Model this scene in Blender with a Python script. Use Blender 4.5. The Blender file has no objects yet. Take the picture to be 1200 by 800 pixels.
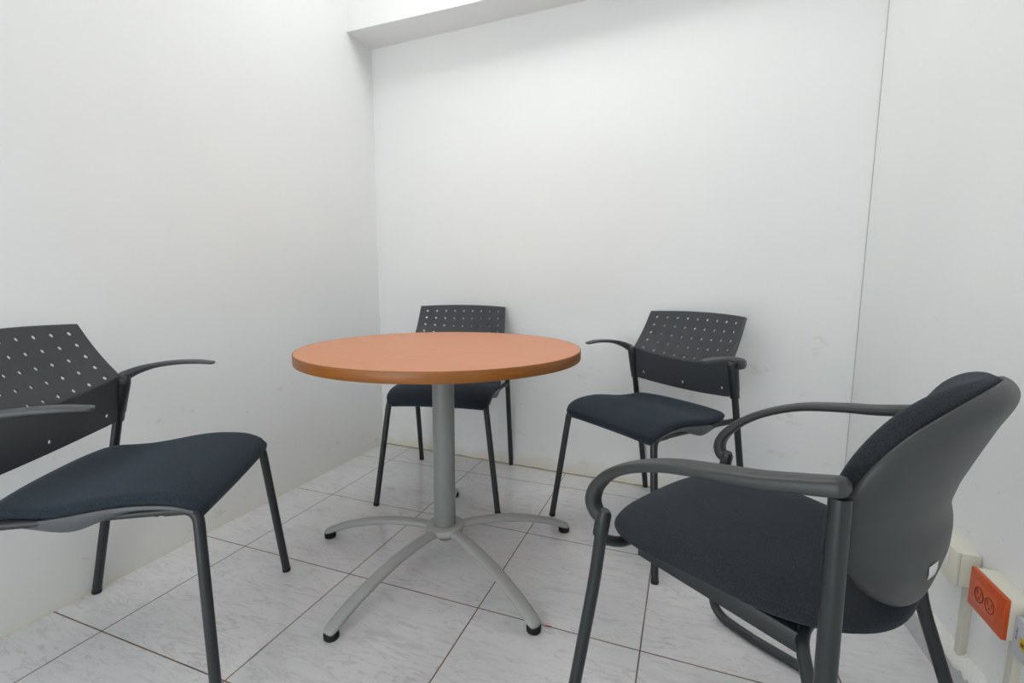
import bpy, bmesh, math, random
from mathutils import Vector, Matrix
random.seed(7)
SC = bpy.context.scene
COL = SC.collection
PI = math.pi

# ------------------------------------------------------------------ helpers
def new_obj(name, bm, mat, parent=None, smooth=True, loc=None, recalc=True, auto=None):
    if recalc:
        bmesh.ops.recalc_face_normals(bm, faces=bm.faces[:])
    me = bpy.data.meshes.new(name)
    bm.to_mesh(me); bm.free()
    if smooth:
        for p in me.polygons: p.use_smooth = True
    if auto is not None and smooth:
        me.set_sharp_from_angle(angle=math.radians(auto))
    if mat is not None:
        for m in (mat if isinstance(mat, (list, tuple)) else [mat]):
            me.materials.append(m)
    o = bpy.data.objects.new(name, me)
    COL.objects.link(o)
    if parent is not None: o.parent = parent
    if loc is not None: o.location = loc
    return o

def empty(name, loc=(0, 0, 0), rz=0.0):
    o = bpy.data.objects.new(name, None)
    o.empty_display_size = 0.1
    COL.objects.link(o)
    o.location = loc; o.rotation_euler = (0, 0, rz)
    return o

def tag(o, label=None, cat=None, group=None, kind=None):
    if label: o['label'] = label
    if cat: o['category'] = cat
    if group: o['group'] = group
    if kind: o['kind'] = kind
    return o

def catmull(pts, n=8):
    P = [Vector(p) for p in pts]
    if len(P) < 3: return P
    out = []
    for i in range(len(P) - 1):
        p0 = P[i - 1] if i else P[0] * 2 - P[1]
        p1, p2 = P[i], P[i + 1]
        p3 = P[i + 2] if i + 2 < len(P) else P[-1] * 2 - P[-2]
        d0 = max((p1 - p0).length, 1e-5) ** .5; d1 = max((p2 - p1).length, 1e-5) ** .5; d2 = max((p3 - p2).length, 1e-5) ** .5
        m1 = (p1 - p0) / d0 - (p2 - p0) / (d0 + d1) + (p2 - p1) / d1
        m2 = (p2 - p1) / d1 - (p3 - p1) / (d1 + d2) + (p3 - p2) / d2
        m1 *= d1; m2 *= d1
        for k in range(n):
            t = k / n; t2 = t * t; t3 = t2 * t
            out.append(p1 * (2 * t3 - 3 * t2 + 1) + m1 * (t3 - 2 * t2 + t) + p2 * (-2 * t3 + 3 * t2) + m2 * (t3 - t2))
    out.append(P[-1])
    return out

def smoothlist(vals, n=8):
    out = []
    for i in range(len(vals) - 1):
        for k in range(n):
            t = k / n
            out.append(tuple(a + (b - a) * t for a, b in zip(vals[i], vals[i + 1])))
    out.append(tuple(vals[-1]))
    return out

def sweep(bm, pts, sec, up=(0, 0, 1), seg=16, power=2.0, cap=True, round_end=(False, False)):
    """sweep an ellipse / superellipse; sec = list of (half width sideways, half height along up)"""
    n = len(pts); up = Vector(up)
    rings = []
    prevs = None
    for i, p in enumerate(pts):
        t = (pts[min(i + 1, n - 1)] - pts[max(i - 1, 0)]).normalized()
        side = t.cross(up)
        if side.length < .15 and prevs is not None:
            side = prevs - t * prevs.dot(t)
        elif prevs is not None and side.dot(prevs) < 0:
            side = -side
        side.normalize(); prevs = side.copy()
        u = side.cross(t).normalized()
        a, b = sec[i] if isinstance(sec, list) else sec
        ring = []
        for k in range(seg):
            th = 2 * PI * k / seg
            c, s = math.cos(th), math.sin(th)
            x = a * math.copysign(abs(c) ** (2 / power), c); y = b * math.copysign(abs(s) ** (2 / power), s)
            ring.append(bm.verts.new(p + side * x + u * y))
        rings.append(ring)
    for i in range(n - 1):
        for k in range(seg):
            bm.faces.new((rings[i][k], rings[i][(k + 1) % seg], rings[i + 1][(k + 1) % seg], rings[i + 1][k]))
    if cap:
        for ring, p, q, rd in ((rings[0], pts[0], pts[1], round_end[0]), (rings[-1], pts[-1], pts[-2], round_end[1])):
            if rd:
                d = (Vector(p) - Vector(q)).normalized()
                c = Vector(p); last = ring
                m = min((v.co - c).length for v in ring)
                for a in (30, 60):
                    r2 = [bm.verts.new(c + (v.co - c) * math.cos(math.radians(a)) + d * m * math.sin(math.radians(a))) for v in ring]
                    for k in range(seg):
                        bm.faces.new((last[k], last[(k + 1) % seg], r2[(k + 1) % seg], r2[k]))
                    last = r2
                tip = bm.verts.new(c + d * m)
                for k in range(seg): bm.faces.new((last[k], last[(k + 1) % seg], tip))
            else:
                bm.faces.new(ring)

def tube(bm, ctrl, r, seg=16, n=8, **kw):
    pts = catmull(ctrl, n)
    sweep(bm, pts, (r, r), seg=seg, **kw)

def fillet(ctrl, rad, n=6):
    """polyline with rounded corners"""
    P = [Vector(p) for p in ctrl]; out = [P[0]]
    for i in range(1, len(P) - 1):
        a = (P[i - 1] - P[i]); b = (P[i + 1] - P[i])
        r = rad[i - 1] if isinstance(rad, (list, tuple)) else rad
        r = min(r, a.length * .49, b.length * .49)
        s = P[i] + a.normalized() * r; e = P[i] + b.normalized() * r
        for k in range(n + 1):
            t = k / n
            out.append(s * (1 - t) ** 2 + P[i] * 2 * t * (1 - t) + e * t * t)
    out.append(P[-1])
    return out

def lathe(bm, prof, seg=64, c=(0, 0)):
    rings = []
    for r, z in prof:
        if r < 1e-6: rings.append([bm.verts.new((c[0], c[1], z))])
        else: rings.append([bm.verts.new((c[0] + r * math.cos(2 * PI * k / seg), c[1] + r * math.sin(2 * PI * k / seg), z)) for k in range(seg)])
    for a, b in zip(rings[:-1], rings[1:]):
        for k in range(seg):
            k2 = (k + 1) % seg
            if len(a) == 1: bm.faces.new((a[0], b[k], b[k2]))
            elif len(b) == 1: bm.faces.new((a[k], a[k2], b[0]))
            else: bm.faces.new((a[k], a[k2], b[k2], b[k]))

def box(bm, lo, hi, bevel=0.0, seg=2):
    r = bmesh.ops.create_cube(bm, size=1.0)
    vs = r['verts']
    for v in vs:
        v.co = Vector([lo[i] + (v.co[i] + .5) * (hi[i] - lo[i]) for i in range(3)])
    if bevel > 0:
        es = list({e for v in vs for e in v.link_edges})
        bmesh.ops.bevel(bm, geom=es, offset=bevel, segments=seg, affect='EDGES', profile=.5)

def quad(bm, pts):
    bm.faces.new([bm.verts.new(p) for p in pts])

def copy_tree(o, parent=None):
    c = o.copy(); COL.objects.link(c); c.parent = parent
    for ch in list(o.children):
        copy_tree(ch, c)
    return c

# ------------------------------------------------------------------ materials
def s2l(c):
    return tuple((v / 255 / 12.92) if v / 255 <= .04045 else ((v / 255 + .055) / 1.055) ** 2.4 for v in c) + (1,)

class NT:
    def __init__(s, name):
        s.m = bpy.data.materials.new(name); s.m.use_nodes = True
        s.t = s.m.node_tree; s.b = s.t.nodes['Principled BSDF']
    def n(s, typ, **kw):
        nd = s.t.nodes.new(typ)
        for k, v in kw.items():
            if k.startswith('i_'):
                key = k[2:]
                nd.inputs[int(key) if key.isdigit() else key.replace('_', ' ')].default_value = v
            else: setattr(nd, k, v)
        return nd
    def l(s, a, b): s.t.links.new(a, b)
    def math(s, op, a, b=None, c=None, clamp=False):
        nd = s.n('ShaderNodeMath', operation=op, use_clamp=clamp)
        for i, v in enumerate((a, b, c)):
            if v is None: continue
            if isinstance(v, (int, float)): nd.inputs[i].default_value = v
            else: s.l(v, nd.inputs[i])
        return nd.outputs[0]
    def mix(s, f, a, b, typ='MIX'):
        nd = s.n('ShaderNodeMix', data_type='RGBA', blend_type=typ)
        for i, v in ((0, f), (6, a), (7, b)):
            if isinstance(v, (int, float, tuple)): nd.inputs[i].default_value = v
            else: s.l(v, nd.inputs[i])
        return nd.outputs[2]
    def ramp(s, x, stops, interp='LINEAR'):
        nd = s.n('ShaderNodeValToRGB'); nd.color_ramp.interpolation = interp
        e = nd.color_ramp.elements
        while len(e) < len(stops): e.new(.5)
        for k, (p, c) in enumerate(stops):
            e[k].position = p; e[k].color = c if isinstance(c, tuple) else (c, c, c, 1)
        s.l(x, nd.inputs[0]); return nd.outputs[0]
    def noise(s, vec, scale, detail=3, rough=.5, dist=0):
        nd = s.n('ShaderNodeTexNoise'); nd.inputs['Scale'].default_value = scale
        nd.inputs['Detail'].default_value = detail; nd.inputs['Roughness'].default_value = rough
        nd.inputs['Distortion'].default_value = dist
        if vec is not None: s.l(vec, nd.inputs['Vector'])
        return nd.outputs[0]
    def pos(s, scale=None, rot=None, obj=False):
        if obj: v = s.n('ShaderNodeTexCoord').outputs['Object']
        else: v = s.n('ShaderNodeNewGeometry').outputs['Position']
        if scale or rot:
            mp = s.n('ShaderNodeMapping'); s.l(v, mp.inputs[0])
            if scale: mp.inputs['Scale'].default_value = scale
            if rot: mp.inputs['Rotation'].default_value = rot
            v = mp.outputs[0]
        return v
    def bump(s, h, strength=.2, dist=.002):
        nd = s.n('ShaderNodeBump'); nd.inputs['Strength'].default_value = strength; nd.inputs['Distance'].default_value = dist
        s.l(h, nd.inputs['Height']); s.l(nd.outputs[0], s.b.inputs['Normal'])
    def set(s, col=None, rough=None, metal=None, spec=None, **kw):
        if col is not None:
            if isinstance(col, tuple): s.b.inputs['Base Color'].default_value = col
            else: s.l(col, s.b.inputs['Base Color'])
        if rough is not None:
            if isinstance(rough, (int, float)): s.b.inputs['Roughness'].default_value = rough
            else: s.l(rough, s.b.inputs['Roughness'])
        if metal is not None: s.b.inputs['Metallic'].default_value = metal
        if spec is not None: s.b.inputs['Specular IOR Level'].default_value = spec
        return s.m

WALL_C = s2l((240, 241, 240))
def wall_mat(name, kind=None):
    t = NT(name); P = t.pos()
    n1 = t.noise(P, 1.3, 3, .5); n2 = t.noise(P, 90, 4, .6)
    c = t.mix(t.ramp(n1, [(.35, 0.0), (.7, 1.0)]), WALL_C, s2l((236, 237, 237)))
    sep = t.n('ShaderNodeSeparateXYZ'); t.l(P, sep.inputs[0]); x, y, z = sep.outputs
    # faint scuffs
    sc = t.noise(t.pos(scale=(9, 9, 22), rot=(.4, .5, .2)), 1.0, 4, .65, 1.5)
    c = t.mix(t.math('MULTIPLY', t.ramp(sc, [(.68, 0.0), (.74, 1.0)]), .05), c, s2l((150, 148, 140)))
    if kind == 'back':
        # yellowish damp staining and a dirty joint along the foot of the wall
        wob = t.noise(t.pos(scale=(2.2, 2.2, 3)), 1.6, 5, .65)
        h = t.math('ADD', t.math('MULTIPLY', wob, .30), -.07)
        f = t.math('SUBTRACT', 1.0, t.math('DIVIDE', z, t.math('MAXIMUM', h, .01)), clamp=True)
        c = t.mix(t.math('MULTIPLY', f, .42), c, s2l((205, 190, 142)))
        w2 = t.noise(t.pos(scale=(14, 14, 50)), 1.0, 4, .7)
        g = t.math('LESS_THAN', z, t.math('ADD', t.math('MULTIPLY', w2, .012), .0005))
        c = t.mix(t.math('MULTIPLY', g, .75), c, s2l((140, 118, 76)))
        k1 = t.noise(t.pos(scale=(5, 5, 9)), 1.7, 4, .7)
        c = t.mix(t.math('MULTIPLY', t.math('MULTIPLY', t.ramp(k1, [(.6, 0.0), (.68, 1.0)]), t.math('LESS_THAN', z, .75)), .22), c, s2l((190, 180, 150)))
    if kind == 'left':
        g = t.math('LESS_THAN', z, .007)
        c = t.mix(t.math('MULTIPLY', g, .8), c, s2l((236, 232, 214)))
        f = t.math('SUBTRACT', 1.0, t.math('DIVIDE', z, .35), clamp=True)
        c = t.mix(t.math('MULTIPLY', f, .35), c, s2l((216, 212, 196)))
        k1 = t.noise(t.pos(scale=(6, 6, 8)), 1.7, 4, .7)
        c = t.mix(t.math('MULTIPLY', t.math('MULTIPLY', t.ramp(k1, [(.63, 0.0), (.67, 1.0)]), t.math('LESS_THAN', z, .5)), .2), c, s2l((160, 155, 130)))
    if kind == 'right':
        k1 = t.noise(t.pos(scale=(12, 22, 22)), 1.7, 4, .75)
        c = t.mix(t.math('MULTIPLY', t.math('MULTIPLY', t.ramp(k1, [(.66, 0.0), (.70, 1.0)]), t.math('LESS_THAN', z, .5)), .35), c, s2l((120, 116, 108)))
    t.bump(n2, .10, .001)
    return t.set(c, .55, spec=.35)

def floor_mat():
    t = NT('glazed_floor_tiles'); P = t.pos()
    sep = t.n('ShaderNodeSeparateXYZ'); t.l(P, sep.inputs[0]); x, y = sep.outputs[0], sep.outputs[1]
    SX, SY, X0, Y0 = .4566, .4444, -1.9016, .7148
    def cell(v, o, s):
        q = t.math('DIVIDE', t.math('SUBTRACT', v, o), s)
        i = t.math('FLOOR', q); f = t.math('SUBTRACT', q, i)
        d = t.math('MULTIPLY', t.math('SUBTRACT', .5, t.math('ABSOLUTE', t.math('SUBTRACT', f, .5))), s)
        return i, d
    ix, dx = cell(x, X0, SX); iy, dy = cell(y, Y0, SY)
    d = t.math('MINIMUM', dx, dy)
    grout = t.ramp(t.math('DIVIDE', d, .0038), [(.38, 1.0), (.62, 0.0)])
    cmb = t.n('ShaderNodeCombineXYZ'); t.l(ix, cmb.inputs[0]); t.l(iy, cmb.inputs[1])
    wn = t.n('ShaderNodeTexWhiteNoise', noise_dimensions='2D'); t.l(cmb.outputs[0], wn.inputs['Vector'])
    # per tile shift of the marbling
    add = t.n('ShaderNodeVectorMath', operation='MULTIPLY_ADD'); t.l(wn.outputs['Color'], add.inputs[0]); add.inputs[1].default_value = (3, 3, 3); t.l(P, add.inputs[2])
    def streak(rot, sc, lo, hi, det=5):
        mp = t.n('ShaderNodeMapping'); t.l(add.outputs[0], mp.inputs[0]); mp.inputs['Rotation'].default_value = (0, 0, rot); mp.inputs['Scale'].default_value = sc
        return t.ramp(t.noise(mp.outputs[0], 1.0, det, .68, 2.2), [(lo, 0.0), (hi, 1.0)])
    v1 = streak(.75, (4, 26, 1), .56, .68); v2 = streak(-.5, (5, 34, 1), .58, .69); v3 = streak(1.9, (14, 60, 1), .58, .66)
    def vein(rot, sc, w_, dist):
        mp = t.n('ShaderNodeMapping'); t.l(add.outputs[0], mp.inputs[0]); mp.inputs['Rotation'].default_value = (0, 0, rot); mp.inputs['Scale'].default_value = sc
        q = t.math('ABSOLUTE', t.math('SUBTRACT', t.noise(mp.outputs[0], 1.0, 4, .6, dist), .5))
        return t.ramp(q, [(0.0, 1.0), (w_, 0.0)])
    gate = t.ramp(t.noise(add.outputs[0], 4.5, 2, .5), [(.45, 0.0), (.6, 1.0)])
    v4 = t.math('MULTIPLY', vein(.8, (3.0, 15, 1), .022, 1.0), gate); v5 = t.math('MULTIPLY', vein(-.25, (4, 17, 1), .020, 1.4), t.math('SUBTRACT', 1.0, gate))
    v6 = vein(2.2, (9, 22, 1), .012, 2.0)
    base = t.mix(wn.outputs['Value'], s2l((222, 222, 223)), s2l((230, 229, 229)))
    cl = t.noise(t.pos(), 3.0, 4, .6)
    base = t.mix(t.ramp(cl, [(.35, 0.0), (.7, 1.0)]), base, s2l((216, 215, 217)))
    base = t.mix(t.math('MULTIPLY', v1, .20), base, s2l((135, 133, 136)))
    base = t.mix(t.math('MULTIPLY', v2, .16), base, s2l((140, 136, 138)))
    base = t.mix(t.math('MULTIPLY', v3, .15), base, s2l((130, 126, 126)))
    for vv_, k_ in ((v4, .26), (v5, .22), (v6, .08)):
        base = t.mix(t.math('MULTIPLY', vv_, k_), base, s2l((128, 126, 130)))
    fine = t.noise(t.pos(), 60, 4, .7)
    base = t.mix(t.math('MULTIPLY', t.ramp(fine, [(.6, 0.0), (.75, 1.0)]), .12), base, s2l((130, 125, 120)))
    gn = t.noise(t.pos(), 7, 3, .6)
    gc = t.mix(t.ramp(gn, [(.4, 0.0), (.6, 1.0)]), s2l((86, 76, 72)), s2l((126, 104, 80)))
    c = t.mix(grout, base, gc)
    r = t.math('ADD', t.math('MULTIPLY', t.noise(t.pos(), 14, 4, .6), .12), .08)
    r = t.math('ADD', r, t.math('MULTIPLY', grout, .4))
    h = t.math('SUBTRACT', t.math('MULTIPLY', t.noise(t.pos(), 5, 2, .5), .35), grout)
    t.bump(h, .25, .0012)
    return t.set(c, r, spec=.5)

def plain(name, rgb, rough=.5, metal=0, spec=.5, bump=None, vary=0):
    t = NT(name); c = s2l(rgb)
    if vary:
        n = t.noise(t.pos(obj=True), 25, 3, .6)
        c = t.mix(n, s2l(tuple(max(0, v - vary) for v in rgb)), s2l(tuple(min(255, v + vary) for v in rgb)))
    if bump:
        t.bump(t.noise(t.pos(obj=True), bump[0], 3, .6), bump[1], bump[2])
    return t.set(c, rough, metal, spec)

def fabric_mat(name, a, b, sc=420):
    t = NT(name); P = t.pos(obj=True)
    n = t.noise(P, sc, 2, .7); n2 = t.noise(P, 9, 3, .5)
    vo = t.n('ShaderNodeTexVoronoi'); vo.inputs['Scale'].default_value = sc * .75; t.l(P, vo.inputs['Vector'])
    h = t.math('ADD', n, vo.outputs['Distance'])
    c = t.mix(t.ramp(n, [(.35, 0.0), (.65, 1.0)]), s2l(a), s2l(b))
    c = t.mix(t.math('MULTIPLY', n2, .25), c, s2l(tuple(int(v * .8) for v in a)))
    t.bump(h, .45, .0012)
    m = t.set(c, .95, spec=.15)
    t.b.inputs['Sheen Weight'].default_value = .25
    t.b.inputs['Sheen Roughness'].default_value = .5
    t.b.inputs['Sheen Tint'].default_value = s2l((150, 160, 175))
    return m

def wood_top_mat():
    t = NT('orange_wood_laminate'); P = t.pos(scale=(3, 42, 3), rot=(0, 0, .3))
    n = t.noise(P, 1.4, 5, .62, .6)
    c = t.mix(t.ramp(n, [(.3, 0.0), (.75, 1.0)]), s2l((209, 134, 92)), s2l((216, 145, 104)))
    t.bump(t.noise(t.pos(), 260, 2, .5), .08, .0006)
    return t.set(c, .42, spec=.5)

def wood_edge_mat():
    t = NT('brown_wood_edge_band')
    tc = t.n('ShaderNodeTexCoord'); sep = t.n('ShaderNodeSeparateXYZ'); t.l(tc.outputs['Object'], sep.inputs[0])
    ang = t.math('ARCTAN2', sep.outputs[1], sep.outputs[0])
    cmb = t.n('ShaderNodeCombineXYZ'); t.l(t.math('MULTIPLY', ang, 3.5), cmb.inputs[0]); t.l(t.math('MULTIPLY', sep.outputs[2], 330), cmb.inputs[1])
    n = t.noise(cmb.outputs[0], 1.2, 5, .65, .8)
    c = t.mix(t.ramp(n, [(.3, 0.0), (.7, 1.0)]), s2l((124, 70, 20)), s2l((160, 98, 34)))
    return t.set(c, .38, spec=.5)

M = {}
M['wall_back'] = wall_mat('white_paint_back', 'back'); M['wall_left'] = wall_mat('white_paint_left', 'left')
M['wall_right'] = wall_mat('white_paint_right', 'right'); M['wall'] = wall_mat('white_paint')
M['floor'] = floor_mat()
M['metal'] = plain('dark_grey_powder_coat', (35, 38, 41), .36, 0, .5, (900, .12, .0004))
M['plastic'] = plain('charcoal_textured_plastic', (54, 57, 61), .42, 0, .5, (1100, .18, .0005))
M['pan'] = plain('grey_plastic', (78, 82, 85), .42, 0, .5, (900, .15, .0005))
M['arm'] = plain('grey_arm_plastic', (72, 75, 78), .40, 0, .5, (900, .15, .0005))
M['fabric'] = fabric_mat('blue_black_fabric', (34, 41, 48), (52, 61, 69))
M['black_fabric'] = fabric_mat('black_fabric', (36, 38, 42), (55, 58, 62), 460)
M['dark_metal'] = plain('satin_black_steel', (38, 42, 44), .33, 0, .5, (700, .15, .0004))
M['shell'] = plain('dark_grey_shell_plastic', (54, 57, 57), .42, 0, .5, (1000, .2, .0005))
M['rubber'] = plain('black_rubber', (28, 28, 30), .6, 0, .4)
M['silver'] = plain('silver_grey_paint', (158, 160, 158), .42, .0, .5, (500, .1, .0004))
M['column'] = plain('shaded_silver_paint', (126, 130, 129), .38, 0, .5, (500, .1, .0004))  # column's shading put into the colour, darker than the silver of the legs
M['silver_dark'] = plain('grey_casting', (120, 122, 120), .5, 0, .5)
M['top'] = wood_top_mat(); M['edge'] = wood_edge_mat()
M['ivory'] = plain('ivory_plastic', (229, 226, 212), .4, 0, .5, vary=3)
M['white_plastic'] = plain('white_plastic', (232, 232, 230), .38, 0, .5)
M['grey_plastic'] = plain('pale_grey_plastic', (205, 207, 214), .4, 0, .5)
M['orange'] = plain('orange_plastic', (205, 82, 24), .38, 0, .5, vary=4)
M['orange_dark'] = plain('orange_plastic_recess', (130, 44, 16), .5, 0, .5)
M['orange_light'] = plain('orange_plastic_face', (210, 96, 44), .38, 0, .5)
M['yellow'] = plain('yellow_sticker', (214, 178, 30), .45)
M['blue'] = plain('blue_ink', (105, 112, 170), .5)
M['brown'] = plain('brown_ink', (110, 72, 20), .5)
M['duct'] = plain('aged_white_duct', (208, 205, 194), .45, 0, .5, vary=5)
M['plaster'] = plain('rough_white_plaster', (236, 235, 232), .85, 0, .2, (60, .9, .012), vary=5)
M['skirt'] = plain('grey_tile_skirting', (188, 188, 190), .3, 0, .5, vary=6)
M['seam'] = plain('grey_sealant', (188, 189, 188), .8)
M['label'] = plain('white_sticker', (225, 225, 222), .5)
M['red'] = plain('red_plastic_scrap', (176, 62, 56), .5)

# ------------------------------------------------------------------ the room
ZC = 2.80; YR = -1.15
BL = (-1.6385, 2.2542); BR = (.612, 2.1495)     # corners of the back wall
LR = (-1.683, YR)                              # left wall, rear corner
def slab(name, pts, mat, kind='structure', cat=None):
    """pts: list of 4 inner corner points; thickness given by outward offset vector list"""
    bm = bmesh.new()
    a = [bm.verts.new(p) for p in pts[0]]; b = [bm.verts.new(p) for p in pts[1]]
    bm.faces.new(a); bm.faces.new(b[::-1])
    for k in range(len(a)):
        bm.faces.new((a[k], b[k], b[(k + 1) % len(a)], a[(k + 1) % len(a)]))
    o = new_obj(name, bm, mat, smooth=False)
    tag(o, kind=kind)
    return o
def wall(name, p, q, off, z0, z1, mat):
    return slab(name, ([(p[0], p[1], z0), (q[0], q[1], z0), (q[0], q[1], z1), (p[0], p[1], z1)],
                       [(p[0] + off[0], p[1] + off[1], z0), (q[0] + off[0], q[1] + off[1], z0), (q[0] + off[0], q[1] + off[1], z1), (p[0] + off[0], p[1] + off[1], z1)]), mat)
fl = slab('floor', ([(-1.8, YR - .1, 0), (.85, YR - .1, 0), (.85, 2.4, 0), (-1.8, 2.4, 0)], [(-1.8, YR - .1, -.1), (.85, YR - .1, -.1), (.85, 2.4, -.1), (-1.8, 2.4, -.1)]), M['floor'])
ce = slab('ceiling', ([(-1.8, YR - .1, ZC), (.85, YR - .1, ZC), (.85, 2.4, ZC), (-1.8, 2.4, ZC)], [(-1.8, YR - .1, ZC + .1), (.85, YR - .1, ZC + .1), (.85, 2.4, ZC + .1), (-1.8, 2.4, ZC + .1)]), M['wall'])
EL = lambda y: -1.667 + (y / .94 - 0) * .0132 * .94
wall('wall_back', (BL[0] - .1, BL[1] + .0047), (BR[0] + .1, BR[1] - .0047), (0, .1), 0, ZC, M['wall_back'])
wall('wall_left', (LR[0], LR[1]), (BL[0], BL[1]), (-.1, 0), 0, ZC, M['wall_left'])
def XW_(y): return .612 + (2.1495 - y) * .0335
wall('wall_right', (BR[0], BR[1]), (XW_(YR), YR), (.1, 0), 0, ZC, M['wall_right'])
# unseen rear wall: wide opening added to let fill light in from the world
wall('wall_rear', (-1.75, YR), (-1.50, YR), (0, -.1), 0, ZC, M['wall'])
wall('wall_rear_side', (-.15, YR), (.82, YR), (0, -.1), 0, ZC, M['wall'])
wall('wall_rear_lintel', (-1.50, YR), (-.15, YR), (0, -.1), 2.15, ZC, M['wall'])
# dropped beam over the back wall
bz = 2.158
slab('trim_1', ([(BL[0] - .02, 2.06, bz), (BR[0] + .02, 2.02, bz), (BR[0] + .02, BR[1] + .02, bz), (BL[0] - .02, BL[1] + .02, bz)],
                [(BL[0] - .02, 2.06, ZC), (BR[0] + .02, 2.02, ZC), (BR[0] + .02, BR[1] + .02, ZC), (BL[0] - .02, BL[1] + .02, ZC)]), M['wall'])
# grey tile skirting and a crumbling plaster ledge at the foot of the right wall
bm = bmesh.new(); a = [(XW_(YR) - .028, YR), (.612 - .028, 2.1495), (.612, 2.1495), (XW_(YR), YR)]
lo_ = [bm.verts.new((p[0], p[1], 0)) for p in a]; hi_ = [bm.verts.new((p[0], p[1], .075)) for p in a]
bm.faces.new(lo_); bm.faces.new(hi_)
for k in range(4): bm.faces.new((lo_[k], lo_[(k + 1) % 4], hi_[(k + 1) % 4], hi_[k]))
tag(new_obj('baseboard_right', bm, M['skirt'], auto=40), kind='structure')
bm = bmesh.new()
n = 260
rows = []
for i in range(n + 1):
    y = YR + (2.148 - YR) * i / n; xo = XW_(y) - .64
    w = .5 + .5 * math.sin(y * 37) * math.sin(y * 91 + 1)
    r = random.random()
    x0 = .612 - .002 + .004 * r; zt = .078 + .004 * w + .003 * random.random()
    prof = [(x0, .070 - .006 * random.random()), (x0 - .001, .078), (.617 + .004 * random.random(), zt), (.626, zt + .002 + .002 * random.random()), (.634, zt + .006 + .006 * w), (.6395, zt + .012 + .008 * w * r)]
    rows.append([bm.verts.new((a + xo, y, b)) for a, b in prof])
for i in range(n):
    for k in range(len(rows[0]) - 1):
        bm.faces.new((rows[i][k], rows[i + 1][k], rows[i + 1][k + 1], rows[i][k + 1]))
tag(new_obj('trim_2', bm, M['plaster']), kind='structure')

bm = bmesh.new(); box(bm, (BR[0] - .0022, BR[1] - .0022, .09), (BR[0] + .001, BR[1] + .001, bz), 0)
tag(new_obj('trim_3', bm, M['seam'], smooth=False), kind='structure')
# ceiling lamps (out of frame above, they light the room)
LAMP = 4.7; SKY = 2.6
def ceiling_lamp(x, y, sx, sy, e, label):
    root = empty('ceiling_light', (x, y, ZC - .001))
    tag(root, label, 'ceiling light')
    bm = bmesh.new()
    for a in (((-sx, -sy), (sx, -sy + .02)), ((-sx, sy - .02), (sx, sy)), ((-sx, -sy + .02), (-sx + .02, sy - .02)), ((sx - .02, -sy + .02), (sx, sy - .02))):
        box(bm, (a[0][0], a[0][1], -.035), (a[1][0], a[1][1], 0), .002)
    new_obj('frame', bm, M['white_plastic'], root, auto=40)
    t = NT('lamp_diffuser'); t.set((.9, .9, .9, 1), .5)
    t.b.inputs['Emission Color'].default_value = (.99, 1.0, .972, 1); t.b.inputs['Emission Strength'].default_value = e
    bm = bmesh.new(); box(bm, (-sx + .021, -sy + .021, -.028), (sx - .021, sy - .021, -.012), .002)
    new_obj('diffuser', bm, t.m, root, auto=40)
ceiling_lamp(-.62, 1.58, .60, .30, LAMP, 'white rectangular ceiling light panel above the round table')

# ------------------------------------------------------------------ perforated stacking chair
YO = .267        # local origin: middle of the footprint; fitted numbers have y=0 at the front feet
def L(x, y, z): return Vector((x, y + YO, z))

def seat_top(u, v):
    """u -1..1 across, v 0 front .. 1 rear -> (x, y, z) of the fabric top"""
    hw = .217 - .014 * v + .006 * math.sin(PI * v)
    # rounded rear / front corners in plan
    y = -.020 - .415 * v
    z = .486 - .006 * v ** 1.5
    # front roll
    f = max(0.0, 1 - v / .20)
    z -= .024 * f ** 2.2
    # crown at the front third, dip toward the rear, lip up at the back edge
    z += .011 * math.exp(-((v - .34) / .24) ** 2)
    z -= .013 * math.exp(-((v - .78) / .22) ** 2) * (1 - .45 * abs(u) ** 2)
    # sides: fall away at the edge
    a = abs(u)
    z -= .006 * a ** 3
    z += .004 * (1 - a * a) * f
    # front edge bows forward a bit in the middle
    y += .014 * (1 - a ** 2.2) * (1 - v)
    y -= .010 * (1 - a * a) * v
    # corners
    cv = min(v, 1 - v)
    rr = .045
    dv = cv * .425
    cut = 0
    if dv < rr: cut = rr - math.sqrt(max(0, rr * rr - (rr - dv) ** 2))
    hw -= cut * (.55 if v > .5 else .35)
    return u * hw, y, z

def make_cushion(fn, nu, nv, thick, mat, name, parent, round_r=.010, crown=None):
    """closed cushion: top surface fn, vertical rounded sides, flat underside."""
    bm = bmesh.new()
    us = [-1 + 2 * i / nu for i in range(nu + 1)]; vs = [j / nv for j in range(nv + 1)]
    top = [[bm.verts.new(L(*fn(u, v))) for u in us] for v in vs]
    for j in range(nv):
        for i in range(nu):
            bm.faces.new((top[j][i], top[j][i + 1], top[j + 1][i + 1], top[j + 1][i]))
    loop = top[0][:] + [top[j][nu] for j in range(1, nv + 1)] + top[nv][::-1][1:] + [top[j][0] for j in range(nv - 1, 0, -1)]
    cen = sum((v.co for v in loop), Vector()) / len(loop)
    last = loop
    for (o, d) in ((.003, .004), (.004, .010), (.001, .55), (-.010, .92), (-.03, 1.0)):
        new = []
        for v in loop:
            dr = (v.co - cen); dr.z = 0; dr.normalize()
            th = thick(v.co) if callable(thick) else thick
            dd = d if d < .02 else th * d
            new.append(bm.verts.new(v.co + dr * o - Vector((0, 0, dd))))
        for k in range(len(loop)):
            k2 = (k + 1) % len(loop)
            bm.faces.new((last[k], last[k2], new[k2], new[k]))
        last = new
    bm.faces.new(last)
    return new_obj(name, bm, mat, parent)

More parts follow.
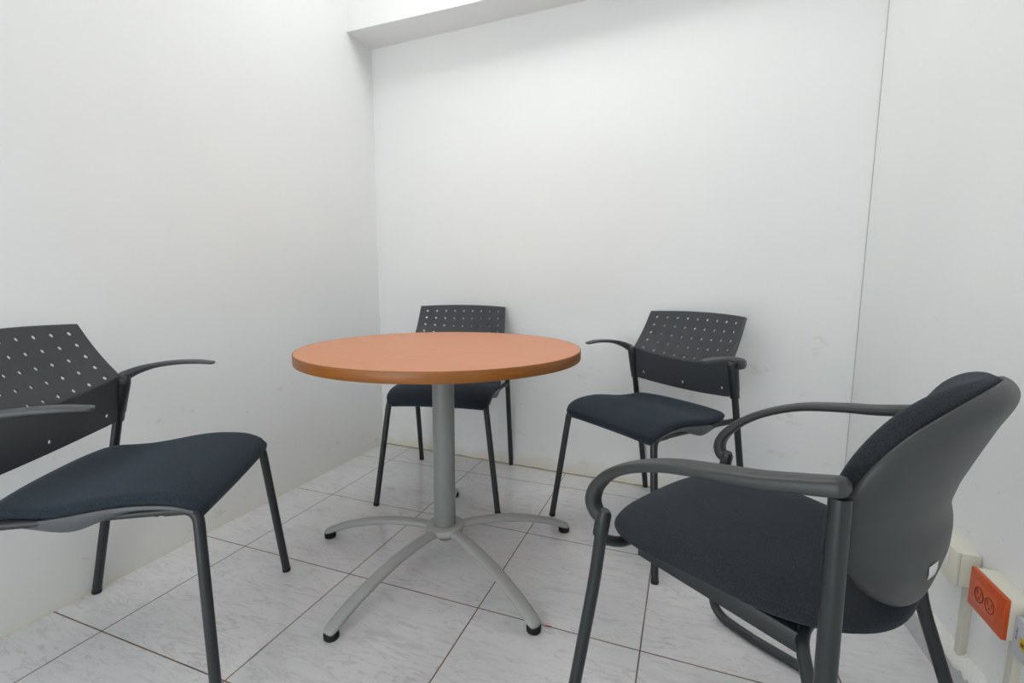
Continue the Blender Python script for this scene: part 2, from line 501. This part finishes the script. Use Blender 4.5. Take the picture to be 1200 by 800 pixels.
def back_point(u, w):
    """u -1..1; w: -1 bottom edge .. 0 crease .. 1 top edge -> point on the front face of the backrest"""
    bow = (1 - u * u); lb = bow
    cr = Vector((.221 * u, -.402 - .034 * bow, .668 - .030 * bow))
    if w >= 0:
        tp = Vector((.212 * u, -.488 - .040 * bow, .817 + .006 * bow))
        p = cr.lerp(tp, w)
        p.y -= .006 * math.sin(PI * w)
    else:
        bt = Vector((.215 * u, -.418 - .024 * bow, .5365 - .014 * bow))
        p = cr.lerp(bt, -w)
    return L(*p)

def make_backrest(parent):
    bm = bmesh.new()
    cols = []          # u breakpoints : holes live in some cells
    # 9 hole columns
    edges = [-1.0, -.93]
    c9 = [-.84 + .21 * k for k in range(9)]
    hu, hw_ = .040, .06
    ub = [-1.0, -.945]
    for k, c in enumerate(c9):
        ub += [c - .042, c + .042]
    ub += [.945, 1.0]
    ub = sorted(ub)
    hole_cols = {ub.index(c - .042) if (c - .042) in ub else min(range(len(ub)), key=lambda i: abs(ub[i] - (c - .042))): c for c in c9}
    rows = [.07, .265, .46, .66, .86]
    wb = [-1.0, -.93]
    lowc = -.76; hh = .048
    wb += [lowc - .058, lowc + .058, -.55, -.38, -.2, -.06, .008]
    for r in rows: wb += [r - hh, r + hh]
    wb += [.955, 1.0]
    hole_rows = {min(range(len(wb)), key=lambda i: abs(wb[i] - (r - hh))): r for r in rows}
    low_row = min(range(len(wb)), key=lambda i: abs(wb[i] - (lowc - .058)))
    def V(u, w): return bm.verts.new(back_point(u, w))
    for j in range(len(wb) - 1):
        for i in range(len(ub) - 1):
            u0, u1, w0, w1 = ub[i], ub[i + 1], wb[j], wb[j + 1]
            um, wm = (u0 + u1) / 2, (w0 + w1) / 2
            outer = [(u0, w0), (um, w0), (u1, w0), (u1, wm), (u1, w1), (um, w1), (u0, w1), (u0, wm)]
            hole = False
            if i in hole_cols:
                if j in hole_rows: hole = True
                if j == low_row and round(hole_cols[i], 2) in (-.84, 0.0, .84): hole = True
            O = [V(*q) for q in outer]
            if hole:
                pc = back_point(um, wm)
                du = (back_point(um + .01, wm) - pc) / .01; dw = (back_point(um, wm + .01) - pc) / .01
                R = .0056
                ru, rw = R / du.length, R / dw.length
                angs = [225, 270, 315, 0, 45, 90, 135, 180]
                I = [V(um + ru * math.cos(math.radians(a)), wm + rw * math.sin(math.radians(a))) for a in angs]
                for k in range(8):
                    k2 = (k + 1) % 8
                    bm.faces.new((O[k], O[k2], I[k2], I[k]))
            else:
                c = V(um, wm)
                for k in range(8): bm.faces.new((O[k], O[(k + 1) % 8], c))
    bmesh.ops.remove_doubles(bm, verts=bm.verts[:], dist=1e-5)
    bmesh.ops.recalc_face_normals(bm, faces=bm.faces[:])
    # thickness: extrude backwards along normals
    for f in bm.faces:
        if f.normal.y < 0:
            bmesh.ops.reverse_faces(bm, faces=bm.faces[:]); break
    bm.normal_update()
    nrm = {v: v.normal.copy() for v in bm.verts}
    top_faces = bm.faces[:]
    bound = [e for e in bm.edges if len(e.link_faces) == 1]
    mapv = {v: bm.verts.new(v.co - nrm[v] * .0032) for v in bm.verts[:]}
    for f in top_faces: bm.faces.new([mapv[v] for v in reversed(f.verts)])
    for e in bound:
        a, b = e.verts
        bm.faces.new((a, b, mapv[b], mapv[a]))
    o = new_obj('backrest', bm, M['plastic'], parent, auto=35)
    # turned-back stiffening flange round the upper edge
    bm = bmesh.new()
    path = [back_point(-1, w / 8) for w in range(0, 9)] + [back_point(-1 + 2 * k / 24, 1.0) for k in range(1, 24)] + [back_point(1, w / 8) for w in range(8, -1, -1)]
    path = [p + Vector((0, -.008, -.001)) for p in path]
    sweep(bm, path, (.0028, .0075), up=(0, 1, .35), seg=10, power=3)
    new_obj('rim', bm, M['pan'], o)
    return o

def make_side_chair():
    root = empty('armchair')
    R = .0118
    # seat cushion
    seat = make_cushion(seat_top, 22, 26, lambda p: .027 + .012 * max(0, (p.y - YO + .10) / .10), M['fabric'], 'seat', root)
    # plastic pan below it, deeper in the middle of each side
    bm = bmesh.new()
    nv = 28; rows = []
    for j in range(nv + 1):
        v = j / nv
        v = .05 + .95 * v
        x, y, z = seat_top(1.0, v)
        zt = z - .023
        belly = .024 * math.exp(-((v - .60) / .17) ** 2) + .012 * min(1, .4 + v * 8)
        v_ = max(v, .06)
        hw = x + .002
        row = [(-hw, zt), (-hw - .002, zt - belly * .5), (-hw + .006, zt - belly), (-hw + .05, zt - belly - .004), (0, zt - belly - .006),
               (hw - .05, zt - belly - .004), (hw - .006, zt - belly), (hw + .002, zt - belly * .5), (hw, zt)]
        rows.append([bm.verts.new(L(a, y + .004 * (1 - 2 * v), b)) for a, b in row])
    m = len(rows[0])
    for j in range(nv):
        for k in range(m):
            k2 = (k + 1) % m
            bm.faces.new((rows[j][k], rows[j][k2], rows[j + 1][k2], rows[j + 1][k]))
    bm.faces.new(rows[0]); bm.faces.new(rows[-1])
    new_obj('seat_pan', bm, M['pan'], root, auto=50)
    make_backrest(root)
    for s in (-1, 1):
        # front leg bending back into the side rail
        bm = bmesh.new()
        pts = fillet([L(s * .261, 0, .004), L(s * .205, -.034, .447), L(s * .198, -.10, .443)], [.045], 8)
        sweep(bm, pts, (R, R), up=(s, .3, 0), seg=16)
        lg = new_obj('leg', bm, M['metal'], root, auto=50)
        bm = bmesh.new(); d = (pts[0] - pts[1]).normalized()
        sweep(bm, [L(s * .2613, .0003, 0.0005), L(s * .2600, -.0006, .012)], (R + .0005, R + .0005), up=(s, .3, 0), seg=16)
        new_obj('foot_cap', bm, M['rubber'], lg, auto=50)
        # side rail: from the front leg to the upright, dropping below the pan
        bm = bmesh.new()
        pts = catmull([L(s * .198, -.095, .443), L(s * .195, -.20, .440), L(s * .198, -.29, .438), L(s * .212, -.37, .444), L(s * .2285, -.430, .449)], 8)
        sweep(bm, pts, (R * .95, R * .8), seg=14)
        new_obj('side_rail', bm, M['metal'], root, auto=50)
        # rear leg and upright in one straight tube
        foot = L(s * .241, -.534, .004); up_ = L(s * .2305, -.406, .640)
        bm = bmesh.new(); sweep(bm, [foot, foot.lerp(up_, .5), up_], (R, R), up=(s, 0, 0), seg=16)
        lg = new_obj('leg', bm, M['metal'], root, auto=50)
        bm = bmesh.new(); sweep(bm, [L(s * .2412, -.5345, .0005), L(s * .2409, -.5322, .012)], (R + .0005, R + .0005), up=(s, 0, 0), seg=16)
        new_obj('foot_cap', bm, M['rubber'], lg, auto=50)
        # armrest: sleeve over the upright + blade sweeping out and forward
        bm = bmesh.new()
        pts = catmull([L(s * .240, -.416, .652), L(s * .259, -.414, .660), L(s * .271, -.388, .674), L(s * .277, -.340, .688), L(s * .279, -.28, .6955), L(s * .274, -.22, .697), L(s * .267, -.178, .694)], 8)
        sec = smoothlist([(.011, .014), (.012, .0155), (.014, .0120), (.016, .0080), (.0185, .0068), (.0185, .0062), (.013, .0050)], 8)
        sweep(bm, pts, sec, seg=20, power=2.6, round_end=(False, True))
        arm = new_obj('armrest', bm, M['arm'], root, auto=50)
        bm = bmesh.new()
        d = (up_ - foot).normalized()
        def on(z): return foot + d * ((z - foot.z) / d.z)
        ptss = [on(.535), on(.560), on(.562), on(.60), on(.645), on(.660), on(.667)]
        secs = [(.0145, .0145), (.0150, .0150), (.0165, .0160), (.0175, .0165), (.0195, .0175), (.0185, .0165), (.011, .011)]
        sweep(bm, ptss, secs, up=(s, 0, 0), seg=20, power=2.8)
        new_obj('arm_sleeve', bm, M['metal'], arm, auto=50)
    # cross tubes under the seat
    for y in (-.12, -.30):
        bm = bmesh.new(); sweep(bm, [L(-.195, y, .437), L(0, y, .437), L(.195, y, .437)], (.008, .008), seg=12)
        new_obj('crossbar', bm, M['metal'], root, auto=50)
    return root

proto = make_side_chair()
poses = [
    ((-1.060, .876), 30.6, 'perforated-back armchair by the left wall, cut off by the left picture edge'),
    ((-.946, 1.646), -77.5, 'perforated-back armchair behind the round table, half hidden by the tabletop'),
    ((-.269, 1.616), -126.2, 'perforated-back armchair against the back wall, to the right of the round table'),
]
for i, ((x, y), deg, lab) in enumerate(poses):
    o = proto if i == 0 else copy_tree(proto)
    th = math.radians(deg)
    f = Vector((math.cos(th), math.sin(th)))
    o.location = (x - f.x * YO, y - f.y * YO, 0)
    o.rotation_euler = (0, 0, th - PI / 2)
    if i == 1:
        for ch in o.children:
            if ch.name.startswith('armrest'): ch.location.z = -.009
    tag(o, lab, 'chair', 'perforated-back armchairs round the table')

# ------------------------------------------------------------------ upholstered guest chair
GO = .25
def G(x, y, z): return Vector((x, y + GO, z))
def make_guest_chair():
    root = empty('guest_armchair')
    r = .0122
    # frame: one side per mesh (front leg, floor runner, rear leg)
    for s in (-1, 1):
        bm = bmesh.new()
        pts = fillet([G(s * .246, -.018, .500), G(s * .250, -.004, .36), G(s * .303, .022, .0125), G(s * .284, -.10, .0125)], [.06, .08], 8)
        sweep(bm, pts, (r, r), up=(s, .2, 0), seg=18)
        new_obj('leg', bm, M['dark_metal'], root, auto=50)
        bm = bmesh.new()
        pts = fillet([G(s * .284, -.10, .0125), G(s * .272, -.30, .0125), G(s * .270, -.525, .0125), G(s * .270, -.402, .36), G(s * .273, -.401, .50)], [.05, .06, .09], 8)
        pts = [G(s * .284, -.10, .0125), G(s * .276, -.30, .0125)] + fillet([G(s * .274, -.32, .0125), G(s * .270, -.530, .0125), G(s * .270, -.470, .15)], [.06], 8)
        sweep(bm, pts, (r, r), up=(s, .2, 0), seg=18)
        new_obj('floor_runner', bm, M['dark_metal'], root, auto=50)
        bm = bmesh.new()
        pts = fillet([G(s * .270, -.470, .15), G(s * .270, -.403, .345), G(s * .274, -.401, .682)], [.08], 8)
        sweep(bm, pts, [(.0122 + .0008 * min(1, max(0, (p.z - .25) / .12)),) * 2 for p in pts], up=(s, .2, 0), seg=18)
        new_obj('leg', bm, M['dark_metal'], root, auto=50)
        # armrest: loop rising from the front leg, flat on top, ending over the rear post
        bm = bmesh.new()
        ctrl = [G(s * .247, -.020, .492), G(s * .248, -.004, .499), G(s * .251, .004, .518), G(s * .255, -.003, .545), G(s * .262, -.027, .576), G(s * .270, -.059, .603), G(s * .278, -.105, .629), G(s * .284, -.17, .653), G(s * .284, -.25, .668), G(s * .281, -.31, .676), G(s * .277, -.365, .687), G(s * .273, -.400, .694)]
        sec = [(.0125, .0115), (.0135, .0135), (.0155, .0130), (.0165, .0118), (.0170, .0105), (.0180, .0100), (.020, .0092), (.022, .0090), (.022, .0095), (.021, .0105), (.0195, .0115), (.0180, .0122)]
        sweep(bm, catmull(ctrl, 8), smoothlist([(b_, a_) for a_, b_ in sec], 8), up=(1, 0, 0), seg=24, power=3.2, round_end=(False, True))
        arm = new_obj('armrest', bm, M['shell'], root, auto=60)
        bm = bmesh.new()
        sweep(bm, [G(s * .2475, -.012, .455), G(s * .247, -.019, .500), G(s * .246, -.020, .508)], [(.0138, .0138), (.0138, .0138), (.010, .010)], up=(s, .2, 0), seg=18, power=2.5)
        new_obj('socket', bm, M['dark_metal'], arm, auto=50)
        # angle-steel rail carrying the seat
        bm = bmesh.new()
        box(bm, (s * .188 - .003, -.350 + GO, .414), (s * .188 + .003, -.060 + GO, .446), .001)
        box(bm, (s * .170 - .02, -.350 + GO, .441), (s * .170 + .02, -.060 + GO, .4465), .001)
        for v in bm.verts: v.co.z -= .085 * max(0, -(v.co.y - GO) - .06)
        new_obj('seat_rail', bm, M['dark_metal'], root, auto=40)
    # cross tubes joining the sides under the seat
    bm = bmesh.new()
    sweep(bm, fillet([G(-.247, -.012, .447), G(-.20, -.030, .428), G(.20, -.030, .428), G(.247, -.012, .447)], .03), (.0105, .0105), seg=14)
    new_obj('crossbar', bm, M['dark_metal'], root, auto=50)
    bm = bmesh.new()
    sweep(bm, fillet([G(-.267, -.400, .350), G(-.188, -.345, .420), G(.188, -.345, .420), G(.267, -.400, .350)], .03), (.0095, .0095), seg=14)
    new_obj('crossbar', bm, M['dark_metal'], root, auto=50)
    # seat cushion (superellipse plan, domed)
    bm = bmesh.new()
    N = 72
    def plan(a, k):
        c, s_ = math.cos(a), math.sin(a)
        p = 3.3 if s_ > 0 else 2.7
        x = math.copysign(abs(c) ** (2 / p), c) * .246; y = math.copysign(abs(s_) ** (2 / p), s_) * .243
        x *= .945 + .045 * max(-1, min(1, y / .16))
        x *= 1 - .06 * max(0, -y / .243) ** 3
        return x * k, y * k - .205
    prof = [(0, .486), (.25, .4855), (.5, .4845), (.7, .482), (.84, .4760), (.93, .4700), (.98, .465), (1.0, .458), (.965, .4505), (.89, .446), (.78, .444), (.4, .442), (0, .442)]
    rings = []
    for k, z in prof:
        if k == 0: rings.append([bm.verts.new(G(0, -.205, z))]); continue
        ring = []
        for i in range(N):
            a = 2 * PI * i / N; x, y = plan(a, k)
            zz = z
            if z > .41:
                fr = max(0, (y + .205) / .243)
                zz -= .010 * fr ** 3 * k
                zz -= .005 * math.exp(-((y + .25) / .12) ** 2) * (1 - min(1, (x / .2) ** 2))
            zz -= .085 * max(0, -(y + .205))
            ring.append(bm.verts.new(G(x, y, zz)))
        rings.append(ring)
    for a, b in zip(rings[:-1], rings[1:]):
        for k in range(N):
            k2 = (k + 1) % N
            if len(a) == 1: bm.faces.new((a[0], b[k], b[k2]))
            elif len(b) == 1: bm.faces.new((a[k], a[k2], b[0]))
            else: bm.faces.new((a[k], a[k2], b[k2], b[k]))
    new_obj('seat', bm, M['black_fabric'], root)
    # backrest: profile in side view (v 0 bottom .. 1 top), plan curvature wraps forward at the sides
    TAB = [(.430, -.418), (.455, -.440), (.49, -.456), (.54, -.467), (.58, -.469), (.62, -.472), (.66, -.481), (.71, -.498), (.76, -.516), (.80, -.534), (.835, -.551)]
    def spine(v):
        z = .466 + .348 * v
        for (za, ya), (zb, yb) in zip(TAB[:-1], TAB[1:]):
            if z <= zb or zb == .835:
                return ya + (yb - ya) * (z - za) / (zb - za) + .040, z
    def halfw(v, W):
        # egg outline: broad rounded bottom and top
        if v > .58:
            return W * max(0, 1 - ((v - .58) / .42) ** 2.3) ** (1 / 2.0)
        return W * max(0, 1 - ((.58 - v) / .58) ** 2.35) ** (1 / 2.0)
    def back_surf(u, v, W, off, inset):
        """off: distance backwards from spine"""
        vv = .5 + (v - .5) * (1 - inset)
        y, z = spine(vv)
        y2, z2 = spine(min(1, vv + .08)); y1, z1 = spine(max(0, vv - .08))
        t = Vector((0, y2 - y1, z2 - z1)).normalized(); nb = Vector((0, -t.z, t.y))   # pointing backwards
        hw = halfw(v, W)
        x = hw * math.sin(u * PI / 2)
        wrap = .050 * (x / .23) ** 2
        return Vector((x, y + wrap, z)) + nb * off
    def ridge(u, v, h):
        return h * (.5 - .5 * math.tanh((v - (.33 + .16 * u * u)) / .035)) * (1 - abs(u) ** 3) - .002
    def closed_pad(name, W, inset, f_off, b_off, mat, parent, bulge_f=0, bulge_b=0, lumbar=0, EV=5):
        bm = bmesh.new(); nu, nv = 36, 48
        fr, bk = [], []
        for j in range(nv + 1):
            # cluster rows to the ends
            v = .5 - .5 * math.cos(PI * j / nv)
            v = .003 + .994 * v
            for lst, off, bl in ((fr, f_off, bulge_f), (bk, b_off, bulge_b)):
                row = []
                for i in range(nu + 1):
                    u = -1 + 2 * i / nu
                    e = ((1 - abs(u) ** 3) * (1 - abs(2 * v - 1) ** EV)) if EV > 9 else ((1 - abs(u) ** 5) * (1 - abs(2 * v - 1) ** 7)) ** .8
                    o_ = off + bl * e
                    if lst is bk and lumbar:
                        o_ += ridge(u, v, lumbar)
                    row.append(G(*back_surf(u, v, W, o_, inset)))
                lst.append(row)
        F = [[bm.verts.new(p) for p in row] for row in fr]
        B = [[bm.verts.new(p) for p in row] for row in bk]
        for j in range(nv):
            for i in range(nu):
                bm.faces.new((F[j][i], F[j][i + 1], F[j + 1][i + 1], F[j + 1][i]))
                bm.faces.new((B[j][i + 1], B[j][i], B[j + 1][i], B[j + 1][i + 1]))
            bm.faces.new((F[j][0], F[j + 1][0], B[j + 1][0], B[j][0]))
            bm.faces.new((F[j + 1][nu], F[j][nu], B[j][nu], B[j + 1][nu]))
        for i in range(nu):
            bm.faces.new((F[0][i + 1], F[0][i], B[0][i], B[0][i + 1]))
            bm.faces.new((F[nv][i], F[nv][i + 1], B[nv][i + 1], B[nv][i]))
        bmesh.ops.remove_doubles(bm, verts=bm.verts[:], dist=1e-5)
        return new_obj(name, bm, mat, parent)
    shell = closed_pad('backrest_shell', .236, 0, .008, .014, M['shell'], root, 0, .026, .008, EV=24)
    closed_pad('backrest_cushion', .214, .02, -.003, .006, M['black_fabric'], root, -.035, 0)
    # small white sticker near the lower edge of the shell
    bm = bmesh.new()
    cu, cv = -.62, .22
    pts = []
    nn = 8
    g = []
    for j in range(nn + 1):
        row = []
        for i in range(nn + 1):
            u = STK[0] + STK[2] * (i / nn - .5); v = STK[1] + STK[3] * (j / nn - .5)
            e = (1 - abs(u) ** 3) * (1 - abs(2 * v - 1) ** 24)
            o_ = .014 + .026 * e + ridge(u, v, .008)
            row.append(bm.verts.new(G(*back_surf(u, v, .236, o_ + .0010, 0))))
        g.append(row)
    for j in range(nn):
        for i in range(nn): bm.faces.new((g[j][i], g[j][i + 1], g[j + 1][i + 1], g[j + 1][i]))
    st = new_obj('sticker', bm, M['label'], shell); st['label'] = 'small white sticker'
    # bracket joining the backrest to the frame
    bm = bmesh.new()
    sweep(bm, fillet([G(0, -.30, .405), G(0, -.375, .405), G(0, -.412, .44), G(0, -.425, .52)], .03), (.035, .004), up=(0, 0, 1), seg=16, power=4)
    new_obj('back_bracket', bm, M['dark_metal'], root, auto=50)
    return root
STK = (-.235, .215, .11, .06)
gc = make_guest_chair()
th = math.radians(150.2); f = Vector((math.cos(th), math.sin(th)))
gc.location = (-.027 - f.x * GO, 1.093 - f.y * GO, 0); gc.rotation_euler = (0, 0, th - PI / 2)
tag(gc, 'black upholstered sled-base armchair seen from behind in the right foreground', 'chair')

# ------------------------------------------------------------------ round table
def make_table():
    cx, cy, R, z1, z0 = -.7483, 1.3623, .4487, .7316, .7010
    root = empty('round_table', (cx, cy, 0))
    bm = bmesh.new(); lathe(bm, [(0, z0 + .0005), (R - .012, z0 + .0005), (R - .002, z0 + .0015), (R - .0018, z1 - .0015), (R - .0030, z1), (R - .10, z1), (0, z1)], 128)
    top = new_obj('tabletop', bm, M['top'], root, auto=30)
    bm = bmesh.new(); lathe(bm, [(R - .003, z0), (R - .0008, z0 + .0003), (R, z0 + .0012), (R, z1 - .0016), (R - .0006, z1 - .0006), (R - .0022, z1 + .0002)], 128)
    e = new_obj('edge_band', bm, M['edge'], top, auto=60); e['label'] = 'brown wood-grain edge band'
    bm = bmesh.new(); lathe(bm, [(0, .119), (.0362, .119), (.0362, .6945), (0, .6945)], 48)
    new_obj('column', bm, M['column'], root, auto=40)
    bm = bmesh.new(); box(bm, (-.14, -.14, .6945), (.14, .14, .7005), .002)
    new_obj('mounting_plate', bm, M['silver_dark'], root, auto=40)
    bm = bmesh.new(); lathe(bm, [(0, .076), (.030, .076), (.036, .082), (.038, .090), (.060, .095), (.0655, .099), (.067, .104), (.067, .111), (.064, .1175), (.058, .120), (.038, .1215), (.0365, .119), (0, .119)], 64)
    h = new_obj('hub', bm, M['silver'], root, auto=50)
    bm = bmesh.new(); lathe(bm, [(0, .066), (.022, .066), (.024, .069), (.024, .077), (0, .077)], 40)
    new_obj('hub_cap', bm, M['silver_dark'], h, auto=50)
    for k in range(5):
        a = math.radians(-174.5 + 72 * k)
        c, s = math.cos(a), math.sin(a)
        prof = [(.040, .104), (.10, .1070), (.17, .1045), (.24, .0960), (.31, .0810), (.37, .0630), (.42, .0445), (.452, .0300), (.466, .0235)]
        bm = bmesh.new()
        sweep(bm, catmull([(r * c, r * s, z) for r, z in prof], 6), smoothlist([(.0195, .0115)] * 2 + [(.0200, .0115)] * 3 + [(.0205, .011)] * 3 + [(.0185, .0095)], 6), seg=20, power=2.5, round_end=(False, True))
        lg = new_obj('leg', bm, M['silver'], root, auto=60)
        bm = bmesh.new(); lathe(bm, [(0, .0), (.0175, .0), (.020, .003), (.020, .008), (.0178, .009), (.0178, .0105), (.0202, .0112), (.0202, .0140), (.017, .0165), (0, .0165)], 40, (.459 * c, .459 * s))
        new_obj('foot', bm, M['rubber'], lg, auto=50)
    return root
tag(make_table(), 'round orange wood-top table on a silver column with a five-legged base', 'table')

# ------------------------------------------------------------------ socket boxes on the right wall
def conduit(y, label, z0=.072, z1=.262):
    XW = XW_(y)
    bm = bmesh.new()
    box(bm, (XW - .0125, y - .0085, z0), (XW + .001, y + .0085, z1), .001)
    box(bm, (XW - .0145, y - .0100, z0 + .001), (XW - .006, y + .0100, z1 - .001), .0012)
    tag(new_obj('cable_duct', bm, M['duct'], auto=40), label, 'cable duct')
# farther ivory box
b = empty('socket_box', (XW_(1.355), 1.355, .30)); tag(b, 'ivory wall socket box farthest from the camera, behind the orange one', 'socket box')
bm = bmesh.new(); box(bm, (-.036, -.0655, -.040), (0.001, .0655, .040), .003); new_obj('back_box', bm, M['ivory'], b, auto=40)
bm = bmesh.new(); box(bm, (-.044, -.066, -.0405), (-.036, .066, .0405), .002); fp = new_obj('faceplate', bm, M['ivory'], b, auto=40)
bm = bmesh.new(); box(bm, (-.0465, -.034, -.021), (-.0435, .034, .021), .001); new_obj('socket', bm, M['white_plastic'], fp, auto=40)
conduit(1.312, 'white vertical cable duct under the farther ivory socket box')
# orange socket box
b = empty('socket_box', (XW_(1.183), 1.183, .296)); tag(b, 'wall socket box with an orange faceplate', 'socket box')
bm = bmesh.new(); box(bm, (-.036, -.0595, -.041), (0.001, .0595, .041), .003); new_obj('back_box', bm, M['ivory'], b, auto=40)
bm = bmesh.new(); box(bm, (-.0445, -.060, -.042), (-.036, .060, .042), .0015)
fp = new_obj('faceplate', bm, M['orange'], b, auto=40); fp['label'] = 'bright orange faceplate'
bm = bmesh.new(); box(bm, (-.0462, -.038, -.024), (-.0440, .038, .024), .0008); pl = new_obj('socket_plate', bm, M['orange_light'], fp, auto=40)
for sy in (-.0185, .0185):
    bm = bmesh.new()
    # round receptacle with two blade slots and an earth hole
    ring = []
    for k in range(28):
        a = 2 * PI * k / 28
        ring.append(Vector((-.0463, sy + .0150 * math.cos(a), .0150 * math.sin(a))))
    sweep(bm, ring + [ring[0]], (.0013, .0013), up=(1, 0, 0), seg=8, cap=False)
    new_obj('receptacle', bm, M['orange_dark'], fp, auto=60)
    bm = bmesh.new()
    box(bm, (-.0467, sy - .0075, -.001), (-.0455, sy - .0045, .008), .0003)
    box(bm, (-.0467, sy + .0045, -.001), (-.0455, sy + .0075, .008), .0003)
    box(bm, (-.0467, sy + .0045, .0055), (-.0455, sy + .0105, .008), .0003)
    box(bm, (-.0467, sy - .003, -.0095), (-.0455, sy + .003, -.0045), .0008)
    new_obj('slot', bm, M['orange_dark'], fp, auto=40)
conduit(1.148, 'white vertical cable duct under the orange socket box')
# nearest pale grey box with a yellow mark
b = empty('socket_box', (XW_(1.029), 1.029, .286)); tag(b, 'pale grey wall box with a yellow mark, at the lower right picture corner', 'socket box')
bm = bmesh.new(); box(bm, (-.036, -.073, -.037), (0.001, .073, .037), .003); new_obj('back_box', bm, M['ivory'], b, auto=40)
bm = bmesh.new(); box(bm, (-.0440, -.0735, -.0375), (-.036, .0735, .0375), .0015); fp = new_obj('faceplate', bm, M['grey_plastic'], b, auto=40)
bm = bmesh.new(); box(bm, (-.0446, .037, -.014), (-.0438, .054, .006), .0002); mk = new_obj('sticker', bm, M['yellow'], fp, auto=40); mk['label'] = 'yellow sticker with a dark mark'
bm = bmesh.new(); box(bm, (-.0450, .041, -.009), (-.0445, .049, -.001), .0001); new_obj('sticker_mark', bm, M['brown'], fp, auto=40)
bm = bmesh.new()
for k in range(4):
    box(bm, (-.0446, .062, .014 - k * .006), (-.0439, .064 + .002 * (k % 2), .0175 - k * .006), .0001)
new_obj('printed_mark', bm, M['blue'], fp, auto=40)
# tiny red scrap on the tile joint
bm = bmesh.new(); box(bm, (-.008, -.0022, 0), (.008, .0022, .002), .0006)
o = new_obj('plastic_scrap', bm, M['red'], loc=(-.319, 1.159, .0002), auto=40); o.rotation_euler = (0, 0, .1)
tag(o, 'tiny red scrap lying on the tile joint beside a table foot', 'scrap')

# ------------------------------------------------------------------ camera, world, view
f_px, pitch, roll, yaw = 555.27, .1242, .0045, -.3556
cy, sy = math.cos(yaw), math.sin(yaw)
fwd = Vector((sy * math.cos(pitch), cy * math.cos(pitch), -math.sin(pitch)))
right = Vector((cy, -sy, 0)); up = right.cross(fwd)
r2 = right * math.cos(roll) + up * math.sin(roll); u2 = -right * math.sin(roll) + up * math.cos(roll)
cam = bpy.data.cameras.new('camera'); cam.sensor_width = 36; cam.lens = 36 * f_px / 1200; cam.clip_start = .02
co = bpy.data.objects.new('camera', cam); COL.objects.link(co)
m = Matrix((r2, u2, -fwd)).transposed().to_4x4(); m.translation = Vector((0, 0, .94))
co.matrix_world = m
SC.camera = co
w = bpy.data.worlds.new('world'); SC.world = w; w.use_nodes = True
w.node_tree.nodes['Background'].inputs[0].default_value = (.95, .985, 1.0, 1); w.node_tree.nodes['Background'].inputs[1].default_value = SKY
vs = SC.view_settings
SC.display_settings.display_device = 'sRGB'
vs.view_transform = 'Standard'; vs.look = 'None'; vs.gamma = 1.0; vs.exposure = 0.35; vs.use_curve_mapping = False
